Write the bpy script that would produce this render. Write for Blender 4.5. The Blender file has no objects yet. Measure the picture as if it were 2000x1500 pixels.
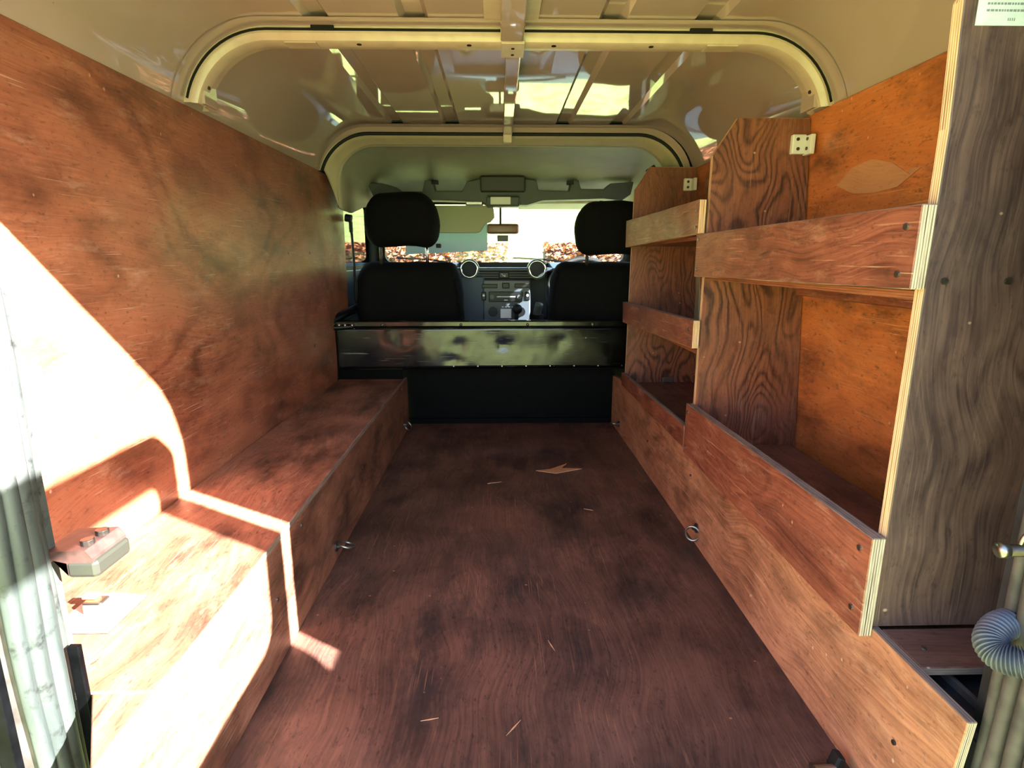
import bpy, bmesh, math, random
from mathutils import Vector, Matrix
random.seed(7)
PI = math.pi
scene = bpy.context.scene
C = scene.collection
# ------------------------------------------------------------------ camera
F = 1100.0
CZ = 0.75
PITCH = math.atan((750 - 507) / F)
YAW = math.atan(25 / F * math.cos(PITCH))
fwd = Vector((math.sin(YAW) * math.cos(PITCH), math.cos(YAW) * math.cos(PITCH), -math.sin(PITCH)))
rgt = Vector((math.cos(YAW), -math.sin(YAW), 0))
upv = rgt.cross(fwd)
cam = bpy.data.cameras.new('camera')
camo = bpy.data.objects.new('camera', cam)
C.objects.link(camo)
M = Matrix.Identity(4)
for i in range(3):
    M[i][0] = rgt[i]; M[i][1] = upv[i]; M[i][2] = -fwd[i]
M[2][3] = CZ
camo.matrix_world = M
cam.sensor_fit = 'HORIZONTAL'; cam.sensor_width = 36.0; cam.lens = 36.0 * F / 2000.0
cam.clip_start = 0.02; cam.clip_end = 1000
scene.camera = camo
# ------------------------------------------------------------------ light
w = bpy.data.worlds.new('sky'); scene.world = w; w.use_nodes = True
wn = w.node_tree.nodes; wl = w.node_tree.links
bgn = wn['Background']
sky = wn.new('ShaderNodeTexSky'); sky.sky_type = 'NISHITA'; sky.sun_disc = False
SUN = Vector((-1.0, 0.6, -0.6)).normalized()
sky.sun_elevation = math.asin(-SUN.z)
sky.sun_rotation = math.atan2(-SUN.x, -SUN.y)
sky.air_density = 1.0; sky.dust_density = 1.0
wl.new(sky.outputs[0], bgn.inputs[0]); bgn.inputs[1].default_value = 3.8
sl = bpy.data.lights.new('sun', 'SUN'); sl.energy = 370.0; sl.angle = math.radians(0.6); sl.color = (1.0, 0.96, 0.93)
so = bpy.data.objects.new('sun', sl); C.objects.link(so)
so.rotation_euler = SUN.to_track_quat('-Z', 'Y').to_euler(); so.location = (4, -4, 5)
vs = scene.view_settings
vs.view_transform = 'Standard'; vs.look = 'None'; vs.gamma = 1.0; vs.use_curve_mapping = False; vs.exposure = -1.3

# ------------------------------------------------------------------ node helpers
def lin(r, g, b):
    f = lambda c: (c / 255 / 12.92) if c / 255 <= .04045 else ((c / 255 + .055) / 1.055) ** 2.4
    return (f(r), f(g), f(b), 1.0)

class NT:
    def __init__(s, name):
        s.m = bpy.data.materials.new(name); s.m.use_nodes = True
        s.n = s.m.node_tree.nodes; s.l = s.m.node_tree.links
        s.p = s.n['Principled BSDF']
    def link(s, a, b): s.l.new(a, b)
    def put(s, inp, v):
        if isinstance(v, (int, float, tuple)): inp.default_value = v
        else: s.l.new(v, inp)
    def math(s, op, a, b=0.0, c=None):
        n = s.n.new('ShaderNodeMath'); n.operation = op
        s.put(n.inputs[0], a); s.put(n.inputs[1], b)
        if c is not None: s.put(n.inputs[2], c)
        return n.outputs[0]
    def noise(s, vec, scale, detail=3.0, rough=.5, dist=0.0):
        n = s.n.new('ShaderNodeTexNoise'); s.put(n.inputs['Vector'], vec)
        n.inputs['Scale'].default_value = scale; n.inputs['Detail'].default_value = detail
        n.inputs['Roughness'].default_value = rough; n.inputs['Distortion'].default_value = dist
        return n.outputs['Fac']
    def map(s, vec, loc=(0, 0, 0), rot=(0, 0, 0), scale=(1, 1, 1)):
        n = s.n.new('ShaderNodeMapping'); s.put(n.inputs['Vector'], vec)
        n.inputs['Location'].default_value = loc; n.inputs['Rotation'].default_value = rot; n.inputs['Scale'].default_value = scale
        return n.outputs[0]
    def mix(s, f, a, b, mode='MIX'):
        n = s.n.new('ShaderNodeMix'); n.data_type = 'RGBA'; n.blend_type = mode
        s.put(n.inputs[0], f); s.put(n.inputs[6], a); s.put(n.inputs[7], b)
        return n.outputs[2]
    def ramp(s, f, lo, hi, a=0.0, b=1.0):
        n = s.n.new('ShaderNodeMapRange'); s.put(n.inputs[0], f)
        n.inputs[1].default_value = lo; n.inputs[2].default_value = hi
        n.inputs[3].default_value = a; n.inputs[4].default_value = b; n.clamp = True
        return n.outputs[0]
    def coord(s, which='Object'):
        if which == 'UV':
            n = s.n.new('ShaderNodeUVMap'); n.uv_map = 'UVMap'; return n.outputs[0]
        return s.n.new('ShaderNodeTexCoord').outputs[which]
    def bump(s, h, strength=.2, dist=.002):
        n = s.n.new('ShaderNodeBump'); s.put(n.inputs['Height'], h)
        n.inputs['Strength'].default_value = strength; n.inputs['Distance'].default_value = dist
        s.link(n.outputs[0], s.p.inputs['Normal'])
    def voro(s, vec, scale):
        n = s.n.new('ShaderNodeTexVoronoi'); s.put(n.inputs['Vector'], vec); n.inputs['Scale'].default_value = scale
        return n

def plain(name, col, rough=.5, metal=0.0, spec=.5, coat=0.0, noise=0.0, nscale=20, bump=0.0, bscale=200):
    t = NT(name); p = t.p
    co = t.coord()
    if noise:
        f = t.noise(co, nscale, 4)
        d = tuple(c * (1 - noise) for c in col[:3]) + (1,)
        u = tuple(min(1, c * (1 + noise)) for c in col[:3]) + (1,)
        t.link(t.mix(t.ramp(f, .35, .65), d, u), p.inputs['Base Color'])
    else:
        p.inputs['Base Color'].default_value = col
    p.inputs['Roughness'].default_value = rough; p.inputs['Metallic'].default_value = metal
    p.inputs['Specular IOR Level'].default_value = spec; p.inputs['Coat Weight'].default_value = coat
    p.inputs['Coat Roughness'].default_value = .05
    if bump: t.bump(t.noise(co, bscale, 3), bump, .002)
    return t.m

def plymat(name, c1, c2, cd, K=24, sx=1.2, sy=4.5, line=.5, fib=.35, dirt=.3, scr=.5, chips=.6, rough=.38, spec=.5, seed=0.0, blot=.35, scrcol=(205, 165, 140)):
    t = NT(name); p = t.p
    uv = t.map(t.coord('UV'), loc=(seed, seed * 1.7, seed * .3))
    warp = t.n.new('ShaderNodeTexNoise'); t.put(warp.inputs['Vector'], uv); warp.inputs['Scale'].default_value = 2.2; warp.inputs['Detail'].default_value = 2
    wv = t.n.new('ShaderNodeVectorMath'); wv.operation = 'SCALE'; t.link(warp.outputs['Color'], wv.inputs[0]); wv.inputs['Scale'].default_value = .22
    ad = t.n.new('ShaderNodeVectorMath'); ad.operation = 'ADD'; t.link(uv, ad.inputs[0]); t.link(wv.outputs[0], ad.inputs[1])
    wuv = ad.outputs[0]
    n1 = t.noise(t.map(wuv, scale=(sx, sy, 1)), 1.0, 2.5, .42, .3)
    jag = t.noise(t.map(uv, scale=(30, 30, 1)), 1.0, 2, .6)
    n1 = t.math('ADD', n1, t.math('MULTIPLY', jag, .018))
    s = t.math('SINE', t.math('MULTIPLY', n1, K * 6.283))
    contour = t.math('POWER', t.math('MULTIPLY_ADD', s, .5, .5), 2.2)
    gate = t.ramp(t.noise(uv, 3.1, 2), .35, .6)
    contour = t.math('MULTIPLY', contour, t.math('MULTIPLY_ADD', gate, .75, .25))
    fibre = t.noise(t.map(wuv, scale=(7, 230, 1)), 1.0, 3, .6)
    fibre = t.ramp(fibre, .38, .66)
    bl = t.ramp(t.noise(uv, 4.5, 5, .6), .35, .68)
    f = t.math('ADD', t.math('MULTIPLY', contour, line), t.math('ADD', t.math('MULTIPLY', fibre, fib), t.math('MULTIPLY', bl, blot)))
    n = t.n.new('ShaderNodeClamp'); t.link(f, n.inputs[0])
    col = t.mix(n.outputs[0], lin(*c1), lin(*c2))
    d1 = t.ramp(t.noise(t.map(uv, loc=(5, 9, 0), scale=(1.4, 3, 1)), 2.6, 7, .68), .47, .66)
    col = t.mix(t.math('MULTIPLY', d1, dirt), col, lin(*cd))
    # small dark marks
    d2 = t.ramp(t.noise(t.map(uv, loc=(2, 3, 0), scale=(1, 2.5, 1)), 17, 4, .7), .67, .75)
    col = t.mix(t.math('MULTIPLY', d2, min(1, dirt * 1.5)), col, lin(*cd))
    # pale scratches in two directions
    scs = None
    for k, (rot, a, b) in enumerate(((.15, 4, 260), (1.25, 5, 300), (-.6, 7, 340))):
        q = t.noise(t.map(uv, loc=(k * 3.3, 1, 0), rot=(0, 0, rot), scale=(a, b, 1)), 1.0, 1.5, .5)
        g = t.ramp(t.noise(t.map(uv, loc=(k * 2, 4, 0)), 5 + k, 3), .5, .68)
        q = t.math('MULTIPLY', t.ramp(q, .655, .72), g)
        scs = q if scs is None else t.math('MAXIMUM', scs, q)
    v = t.voro(t.map(uv, scale=(1, .8, 1)), 30); vd = t.ramp(v.outputs['Distance'], .05, .09, 1, 0)
    sp = t.n.new('ShaderNodeSeparateColor'); t.link(v.outputs['Color'], sp.inputs[0])
    vd = t.math('MULTIPLY', vd, t.math('GREATER_THAN', sp.outputs[0], .72))
    pit = t.ramp(t.noise(t.map(uv, scale=(60, 130, 1)), 1.0, 3, .7), .56, .72)
    col = t.mix(t.math('MULTIPLY', pit, min(1, .25 + dirt * .5)), col, lin(*cd))
    wear = t.ramp(t.noise(t.map(uv, loc=(8, 8, 0), scale=(2, 6, 1)), 4.0, 7, .75), .55, .72)
    col = t.mix(t.math('MULTIPLY', wear, scr * .45), col, lin(*scrcol))
    col = t.mix(t.math('MULTIPLY', scs, scr), col, lin(*scrcol))
    col = t.mix(t.math('MULTIPLY', vd, chips), col, lin(*scrcol))
    t.link(col, p.inputs['Base Color'])
    t.link(t.ramp(t.noise(uv, 6, 5, .65), .3, .7, rough - .08, rough + .16), p.inputs['Roughness'])
    p.inputs['Specular IOR Level'].default_value = spec
    h = t.math('ADD', t.math('MULTIPLY', fibre, -.5), t.math('MULTIPLY', scs, -.8))
    t.bump(h, .12, .0012)
    return t.m

def edgemat(name, pale, dark, dirtcol, dirt=.3, layers=7.0):
    t = NT(name); p = t.p
    uv = t.coord('UV')
    sx = t.n.new('ShaderNodeSeparateXYZ'); t.link(uv, sx.inputs[0])
    u = sx.outputs[0]
    wob = t.noise(t.map(uv, scale=(1.5, 25, 1)), 1.0, 2)
    uu = t.math('ADD', t.math('MULTIPLY', u, layers * PI), t.math('MULTIPLY', wob, .9))
    s = t.ramp(t.math('SINE', uu), -.3, .35)
    # a few plies are much darker than others
    s2 = t.ramp(t.noise(t.map(uv, scale=(9, 6, 1)), 1.0, 2), .45, .62)
    f = t.math('MULTIPLY', s, t.math('MULTIPLY_ADD', s2, .7, .3))
    col = t.mix(f, lin(*pale), lin(*dark))
    d = t.ramp(t.noise(t.map(uv, scale=(2, 14, 1)), 1.0, 6, .7), .42, .7)
    col = t.mix(t.math('MULTIPLY', d, dirt), col, lin(*dirtcol))
    t.link(col, p.inputs['Base Color']); p.inputs['Roughness'].default_value = .8
    p.inputs['Specular IOR Level'].default_value = .2
    t.bump(t.noise(t.map(uv, scale=(12, 300, 1)), 1.0, 3), .3, .001)
    return t.m

MT = {}
MT['ply_wall'] = plymat('ply_wall', (168, 100, 72), (104, 52, 36), (52, 26, 18), K=15, sx=1.0, sy=1.9, line=.42, fib=.25, dirt=.6, scr=.65, blot=.35, rough=.34)
MT['ply_box'] = plymat('ply_box', (172, 112, 86), (84, 48, 36), (34, 22, 18), K=12, sx=1.5, sy=5, line=.25, fib=.3, dirt=.75, scr=.6, blot=.55, rough=.42, seed=3)
MT['ply_floor'] = plymat('ply_floor', (112, 74, 60), (58, 35, 29), (28, 20, 21), K=3, sx=.5, sy=1.5, line=.08, fib=.4, dirt=.85, scr=.28, blot=.6, rough=.5, seed=5.3, scrcol=(190, 130, 90))
MT['ply_part'] = plymat('ply_part', (142, 84, 60), (64, 30, 24), (32, 17, 15), K=34, sx=1.5, sy=4.6, line=.75, fib=.35, dirt=.35, scr=.25, blot=.15, rough=.42, seed=11.2)
MT['ply_grey'] = plymat('ply_grey', (112, 82, 74), (62, 42, 42), (30, 20, 24), K=16, sx=.9, sy=4, line=.5, fib=.5, dirt=.5, scr=.15, blot=.5, rough=.5, seed=21.7)
MT['ply_orange'] = plymat('ply_orange', (214, 124, 66), (156, 80, 42), (58, 32, 20), K=9, sx=1.4, sy=3.4, line=.4, fib=.25, dirt=.75, scr=.4, blot=.35, rough=.34, seed=31.1, scrcol=(235, 180, 130))
MT['ply_rail'] = plymat('ply_rail', (156, 88, 66), (98, 47, 35), (48, 23, 18), K=14, sx=1.2, sy=5, line=.25, fib=.5, dirt=.45, scr=.75, blot=.4, rough=.42, seed=41.4, scrcol=(215, 160, 130))
MT['ply_board'] = plymat('ply_board', (200, 136, 102), (126, 74, 52), (62, 38, 30), K=10, sx=1.2, sy=5, line=.35, fib=.4, dirt=.55, scr=.55, blot=.45, rough=.42, seed=51.9, scrcol=(225, 180, 150))
MT['ply_shelf'] = plymat('ply_shelf', (128, 88, 74), (84, 54, 46), (34, 24, 22), K=8, line=.2, dirt=.7, scr=.4, blot=.5, rough=.5, seed=61.0)
MT['edge'] = edgemat('ply_edge_pale', (224, 186, 150), (138, 84, 54), (120, 76, 54), .4, 10.0)
MT['edge_white'] = edgemat('ply_edge_white', (206, 180, 160), (58, 44, 36), (84, 70, 58), .5, 11.0)
MT['edge_dirty'] = edgemat('ply_edge_dirty', (150, 126, 112), (108, 84, 74), (60, 46, 44), .6)
MT['edge_red'] = edgemat('ply_edge_red', (150, 88, 60), (100, 52, 36), (60, 36, 28), .5)
MT['veneer'] = plymat('bare_veneer', (204, 142, 98), (176, 116, 78), (150, 90, 60), K=6, line=.15, dirt=.2, scr=.1, chips=0, blot=.3, rough=.7, seed=71)

def paintmat():
    t = NT('cream_gloss_paint'); p = t.p
    co = t.coord()
    f = t.noise(co, 3, 3)
    col = t.mix(t.ramp(f, .3, .7), lin(180, 157, 144), lin(170, 147, 134))
    v = t.voro(co, 14); vd = t.ramp(v.outputs['Distance'], .02, .035, 1, 0)
    sp = t.n.new('ShaderNodeSeparateColor'); t.link(v.outputs['Color'], sp.inputs[0])
    col = t.mix(t.math('MULTIPLY', vd, t.math('GREATER_THAN', sp.outputs[0], .9)), col, lin(90, 70, 45))
    t.link(col, p.inputs['Base Color'])
    p.inputs['Roughness'].default_value = .035
    p.inputs['Specular IOR Level'].default_value = .5
    p.inputs['Coat Weight'].default_value = .3; p.inputs['Coat Roughness'].default_value = .01
    t.bump(t.noise(co, 4, 1), .12, .004)
    return t.m
MT['cream'] = paintmat()
MT['bowcream'] = plain('bow_cream_paint', lin(192, 170, 146), .25, spec=.5, noise=.06, nscale=25, bump=.05, bscale=120)
MT['cabtrim'] = plain('cab_headliner', lin(156, 150, 128), .6, noise=.05, nscale=8, bump=.1, bscale=400)
MT['cabcream'] = plain('cab_cream', lin(180, 166, 136), .4, noise=.05)
MT['console'] = plain('grey_plastic', lin(62, 66, 62), .5, noise=.05, bump=.1, bscale=500)
MT['console_dark'] = plain('dark_plastic', lin(40, 38, 32), .5)
MT['black_rubber'] = plain('black_rubber', lin(18, 18, 18), .6, spec=.3)
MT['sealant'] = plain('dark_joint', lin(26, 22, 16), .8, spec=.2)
MT['void'] = plain('dark_metal_tub', lin(30, 30, 34), .5, noise=.5, nscale=30, bump=.2, bscale=60)
MT['green'] = plain('dark_green_body_paint', lin(14, 19, 9), .45, noise=.3, nscale=12, spec=.2)
MT['fabric'] = plain('black_seat_fabric', lin(10, 9, 12), .85, spec=.15, noise=.2, nscale=60, bump=.4, bscale=14)
MT['dash'] = plain('dash_plastic', lin(26, 36, 46), .45, noise=.1, bump=.1, bscale=300)
MT['dash2'] = plain('dash_centre_plastic', lin(46, 52, 60), .4)
MT['blackgloss'] = plain('black_gloss', lin(8, 8, 10), .35, spec=.25)
MT['chrome'] = plain('chrome', lin(220, 222, 225), .12, 1.0)
MT['steel'] = plain('dull_steel', lin(150, 146, 140), .35, 1.0, noise=.2)
MT['darksteel'] = plain('dark_steel', lin(82, 72, 66), .4, .8, noise=.3, nscale=60)
MT['white_plastic'] = plain('white_plastic', lin(225, 222, 214), .4)
MT['paper'] = plain('white_paper', lin(196, 202, 208), .8, noise=.08, nscale=80)
MT['ink'] = plain('grey_ink', lin(120, 124, 132), .8)
MT['visor'] = plain('visor_vinyl', lin(150, 148, 122), .7, bump=.1, bscale=300)
MT['white_led'] = plain('pale_marks', lin(215, 215, 220), .4)
MT['grille'] = plain('speaker_mesh', lin(14, 16, 18), .7, bump=.5, bscale=900)
MT['bonnet'] = plain('bonnet_paint', lin(44, 56, 36), .3, coat=.2)
MT['silver'] = plain('silver_car_paint', lin(190, 200, 210), .2, .3, coat=1.0)
MT['bluecar'] = plain('blue_car_paint', lin(50, 90, 130), .2, .2, coat=1.0)
MT['carglass'] = plain('car_glass_dark', lin(25, 32, 40), .05)
MT['tan'] = plain('mirror_back', lin(104, 70, 48), .35)

def bulkmat():
    t = NT('scratched_black_panel'); p = t.p
    co = t.coord()
    sc = None
    for k, rot in enumerate((.5, -.6, 1.2)):
        q = t.ramp(t.noise(t.map(co, loc=(k * 2.2, 0, 0), rot=(0, rot, 0), scale=(6, 1, 160)), 1.0, 1.5), .68, .74)
        g = t.ramp(t.noise(t.map(co, loc=(k, k, 0)), 7, 3), .45, .65)
        q = t.math('MULTIPLY', q, g)
        sc = q if sc is None else t.math('MAXIMUM', sc, q)
    v = t.voro(co, 22); vd = t.ramp(v.outputs['Distance'], .05, .08, 1, 0)
    sp = t.n.new('ShaderNodeSeparateColor'); t.link(v.outputs['Color'], sp.inputs[0])
    vd = t.math('MULTIPLY', vd, t.math('GREATER_THAN', sp.outputs[0], .8))
    m = t.math('MAXIMUM', sc, vd)
    dust = t.ramp(t.noise(co, 5, 5, .6), .4, .75)
    col = t.mix(t.math('MULTIPLY', dust, .25), lin(5, 5, 6), lin(34, 27, 22))
    col = t.mix(t.math('MULTIPLY', m, .6), col, lin(150, 145, 140))
    t.link(col, p.inputs['Base Color'])
    t.link(t.ramp(t.noise(co, 9, 5, .7), .35, .7, .1, .24), p.inputs['Roughness'])
    p.inputs['Specular IOR Level'].default_value = .5
    h = t.math('ADD', t.math('MULTIPLY', t.noise(co, 6, 2), 3.0), t.math('MULTIPLY', m, -.4))
    t.bump(h, .25, .004)
    return t.m
MT['bulk'] = bulkmat()
MT['bulk_low'] = plain('black_lower_panel', lin(4, 4, 5), .5, spec=.05, noise=.5, nscale=40, bump=.2, bscale=40)

def sealmat():
    t = NT('weathered_grey_seal'); p = t.p
    co = t.coord()
    a = t.noise(t.map(co, scale=(30, 30, 3)), 1.0, 5, .6)
    col = t.mix(t.ramp(a, .3, .7), lin(26, 31, 31), lin(66, 70, 66))
    b = t.ramp(t.noise(co, 45, 5, .7), .55, .7)
    col = t.mix(b, col, lin(12, 14, 14))
    t.link(col, p.inputs['Base Color']); p.inputs['Roughness'].default_value = .55
    t.bump(a, .4, .002)
    return t.m
MT['seal'] = sealmat()
MT['post'] = plain('dirty_post_grey', lin(72, 62, 58), .7, .0, noise=.35, nscale=30, bump=.3, bscale=80)

def glassmat():
    t = NT('clear_glass'); n = t.n; t.l
    tr = n.new('ShaderNodeBsdfTransparent'); tr.inputs[0].default_value = (.93, .97, .96, 1)
    gl = n.new('ShaderNodeBsdfGlossy'); gl.inputs[1].default_value = .02
    fr = n.new('ShaderNodeFresnel'); fr.inputs[0].default_value = 1.5
    mx = n.new('ShaderNodeMixShader')
    t.link(fr.outputs[0], mx.inputs[0]); t.link(tr.outputs[0], mx.inputs[1]); t.link(gl.outputs[0], mx.inputs[2])
    t.link(mx.outputs[0], n['Material Output'].inputs[0])
    return t.m
MT['glass'] = glassmat()
def sheetmat():
    t = NT('pale_translucent_sheet'); n = t.n
    tr = n.new('ShaderNodeBsdfTransparent'); tr.inputs[0].default_value = (.5, .6, .66, 1)
    df = n.new('ShaderNodeBsdfDiffuse'); df.inputs[0].default_value = lin(150, 180, 190)
    mx = n.new('ShaderNodeMixShader'); mx.inputs[0].default_value = .8
    t.link(tr.outputs[0], mx.inputs[1]); t.link(df.outputs[0], mx.inputs[2]); t.link(mx.outputs[0], n['Material Output'].inputs[0])
    return t.m
MT['sheet'] = sheetmat()
def grassmat():
    t = NT('meadow_grass'); co = t.coord()
    a = t.noise(co, .9, 6, .7); b = t.noise(co, 5, 5, .7)
    f = t.math('ADD', t.math('MULTIPLY', a, .5), t.math('MULTIPLY', b, .5))
    t.link(t.mix(t.ramp(f, .38, .62), lin(74, 90, 46), lin(158, 168, 102)), t.p.inputs['Base Color'])
    t.p.inputs['Roughness'].default_value = .9; t.p.inputs['Specular IOR Level'].default_value = .1
    t.bump(b, .6, .05)
    return t.m
MT['grass'] = grassmat()
def leafmat():
    t = NT('brown_beech_leaves'); co = t.coord()
    v = t.voro(co, 9)
    sp = t.n.new('ShaderNodeSeparateColor'); t.link(v.outputs['Color'], sp.inputs[0])
    t.link(t.mix(sp.outputs[0], lin(70, 32, 16), lin(176, 104, 58)), t.p.inputs['Base Color'])
    t.p.inputs['Roughness'].default_value = .8
    return t.m
MT['leaf'] = leafmat()
MT['hedgecore'] = plain('hedge_twigs', lin(52, 32, 22), .9, noise=.4)

# ------------------------------------------------------------------ mesh helpers
def link(name, me, mats, parent=None, origin=None, smooth=False, **props):
    for m in (mats if isinstance(mats, (list, tuple)) else [mats]):
        me.materials.append(MT[m] if isinstance(m, str) else m)
    o = bpy.data.objects.new(name, me); C.objects.link(o)
    if smooth:
        for f in me.polygons: f.use_smooth = True
    if parent is not None:
        o.parent = parent
        org = wloc(parent)
        me.transform(Matrix.Translation(-org))
    else:
        org = Vector(origin) if origin is not None else Vector((0, 0, 0))
        me.transform(Matrix.Translation(-org)); o.location = org
    for k, v in props.items(): o[k] = v
    return o
def wloc(o):
    v = Vector(o.location)
    while o.parent: o = o.parent; v += Vector(o.location)
    return v
def thing(name, label, cat, loc=(0, 0, 0), group=None):
    o = bpy.data.objects.new(name, None); C.objects.link(o); o.location = loc
    o.empty_display_size = .05
    o['label'] = label; o['category'] = cat
    if group: o['group'] = group
    return o
def struct(o): o['kind'] = 'structure'; return o

AX = {'x': lambda a, b, t: (t, a, b), 'y': lambda a, b, t: (a, t, b), 'z': lambda a, b, t: (a, b, t)}
bcount = [0]
def board(name, axis, poly, t0, t1, face, edge='edge', parent=None, origin=None, grain=0, edges=None, bev=.0012, **props):
    """plywood piece: polygon in the board's plane, extruded along axis from t0 to t1. UVs in metres along the grain"""
    bcount[0] += 1
    off = (bcount[0] * 2.37) % 17
    bm = bmesh.new(); uvl = bm.loops.layers.uv.new('UVMap')
    f3 = AX[axis]
    A = [bm.verts.new(f3(a, b, t0)) for a, b in poly]; B = [bm.verts.new(f3(a, b, t1)) for a, b in poly]
    def fuv(p): return (p[0] + off, p[1] + off * .6) if grain == 0 else (p[1] + off, p[0] + off * .6)
    n = len(poly)
    fa = bm.faces.new(A); fb = bm.faces.new(B[::-1])
    for i, l in enumerate(fa.loops): l[uvl].uv = fuv(poly[i])
    for i, l in enumerate(fb.loops): l[uvl].uv = fuv(poly[::-1][i])
    mats = [face, edge]
    for i in range(n):
        j = (i + 1) % n
        f = bm.faces.new((A[i], B[i], B[j], A[j]))
        L = math.dist(poly[i], poly[j])
        for l, u in zip(f.loops, ((0, off), (1, off), (1, off + L), (0, off + L))): l[uvl].uv = u
        f.material_index = 1
        if edges and i in edges:
            if edges[i] not in mats: mats.append(edges[i])
            f.material_index = mats.index(edges[i])
    bmesh.ops.recalc_face_normals(bm, faces=bm.faces)
    me = bpy.data.meshes.new(name); bm.to_mesh(me); bm.free()
    o = link(name, me, mats, parent, origin, **props)
    if bev:
        md = o.modifiers.new('bevel', 'BEVEL'); md.width = bev; md.segments = 1; md.limit_method = 'ANGLE'
    return o
def rect(a0, a1, b0, b1): return [(a0, b0), (a1, b0), (a1, b1), (a0, b1)]

def bm_box(bm, c, s, rot=None):
    r = bmesh.ops.create_cube(bm, size=1)
    bmesh.ops.scale(bm, vec=s, verts=r['verts'])
    if rot: bmesh.ops.rotate(bm, cent=(0, 0, 0), matrix=rot, verts=r['verts'])
    bmesh.ops.translate(bm, vec=c, verts=r['verts'])
    return r['verts']
def bm_cyl(bm, p0, p1, r0, r1=None, seg=20):
    p0 = Vector(p0); p1 = Vector(p1); d = p1 - p0
    q = d.to_track_quat('Z', 'Y').to_matrix()
    r = bmesh.ops.create_cone(bm, cap_ends=True, segments=seg, radius1=r0, radius2=r0 if r1 is None else r1, depth=d.length)
    bmesh.ops.rotate(bm, cent=(0, 0, 0), matrix=q, verts=r['verts'])
    bmesh.ops.translate(bm, vec=(p0 + p1) / 2, verts=r['verts'])
    return r['verts']
def fin(name, bm, mats, parent=None, origin=None, smooth=False, bev=0, seg=2, **props):
    if bev:
        bmesh.ops.bevel(bm, geom=list(bm.edges), offset=bev, segments=seg, affect='EDGES', profile=.5, clamp_overlap=True)
    bmesh.ops.recalc_face_normals(bm, faces=bm.faces)
    me = bpy.data.meshes.new(name); bm.to_mesh(me); bm.free()
    o = link(name, me, mats, parent, origin, smooth, **props)
    return o
def box(name, c, s, mat, parent=None, bev=.002, rot=None, origin=None, seg=2, smooth=False, **props):
    bm = bmesh.new(); bm_box(bm, c, s, rot)
    return fin(name, bm, mat, parent, origin if origin else (None if parent else (c[0], c[1], c[2] - s[2] / 2)), smooth, bev, seg, **props)
def cyl(name, p0, p1, r0, mat, parent=None, r1=None, seg=24, smooth=False, bev=0, origin=None, **props):
    bm = bmesh.new(); bm_cyl(bm, p0, p1, r0, r1, seg)
    return fin(name, bm, mat, parent, origin, smooth, bev, 2, **props)
def smoothcurve(pts, n=8):
    P = [Vector(p) for p in pts]; out = []
    for i in range(len(P) - 1):
        a = P[max(i - 1, 0)]; b = P[i]; c = P[i + 1]; d = P[min(i + 2, len(P) - 1)]
        for k in range(n):
            t = k / n
            out.append(.5 * ((2 * b) + (c - a) * t + (2 * a - 5 * b + 4 * c - d) * t * t + (3 * b - a - 3 * c + d) * t ** 3))
    out.append(P[-1]); return out
def bm_tube(bm, pts, rad, seg=12, closed=False):
    pts = [Vector(p) for p in pts]
    pts = [p for i, p in enumerate(pts) if i == 0 or (p - pts[i - 1]).length > 1e-6]; n = len(pts); rings = []
    up = Vector((0, 0, 1))
    prev = None
    for i, p in enumerate(pts):
        if closed: t = pts[(i + 1) % n] - pts[i - 1]
        else: t = pts[min(i + 1, n - 1)] - pts[max(i - 1, 0)]
        t.normalize()
        if prev is None:
            a = t.cross(up)
            if a.length < .1: a = t.cross(Vector((1, 0, 0)))
        else: a = prev - t * prev.dot(t)
        a.normalize(); prev = a; b = t.cross(a)
        r = rad(i) if callable(rad) else rad
        rings.append([bm.verts.new(p + a * r * math.cos(2 * PI * k / seg) + b * r * math.sin(2 * PI * k / seg)) for k in range(seg)])
    for i in range(n if closed else n - 1):
        A = rings[i]; B = rings[(i + 1) % n]
        for k in range(seg): bm.faces.new((A[k], A[(k + 1) % seg], B[(k + 1) % seg], B[k]))
    if not closed:
        bm.faces.new(rings[0][::-1]); bm.faces.new(rings[-1])
def tube(name, pts, rad, mat, parent=None, seg=12, closed=False, origin=None, **props):
    bm = bmesh.new(); bm_tube(bm, pts, rad, seg, closed)
    return fin(name, bm, mat, parent, origin, True, **props)
def torus_pts(c, r, nrm, n=28, rx=1.0):
    nrm = Vector(nrm).normalized(); a = nrm.cross(Vector((0, 0, 1)))
    if a.length < .1: a = nrm.cross(Vector((1, 0, 0)))
    a.normalize(); b = nrm.cross(a)
    return [Vector(c) + a * r * rx * math.cos(2 * PI * i / n) + b * r * math.sin(2 * PI * i / n) for i in range(n)]
def pt(px, py, Y):
    """point of the vertical plane y=Y seen at a place of the photograph (used only for measuring outlines)"""
    R = fwd + rgt * ((px - 1000) / F) + upv * ((750 - py) / F)
    k = Y / R.y
    return (R.x * k, CZ + R.z * k)
XC = .033
def arch(y, half, zt, r, zb=.95, n=14, x0=XC):
    """arch outline from the left foot over the roof to the right foot"""
    out = []
    xc = half - r
    pts = [(-half, zb)]
    low = math.asin(max(0, min(.95, (zb - (zt - r)) / r)))   # the arc stops where the foot ends
    if low > 0: pts = [(-xc - r * math.cos(low), zb)]
    for i in range(n + 1):
        a = PI - low - (PI / 2 - low) * i / n
        pts.append((-xc + r * math.cos(a), zt - r + r * math.sin(a)))
    for i in range(n + 1):
        a = PI / 2 - (PI / 2 - low) * i / n
        pts.append((xc + r * math.cos(a), zt - r + r * math.sin(a)))
    pts.append((half if low == 0 else xc + r * math.cos(low), zb))
    return [Vector((x0 + x, y, z)) for x, z in pts]
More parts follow.
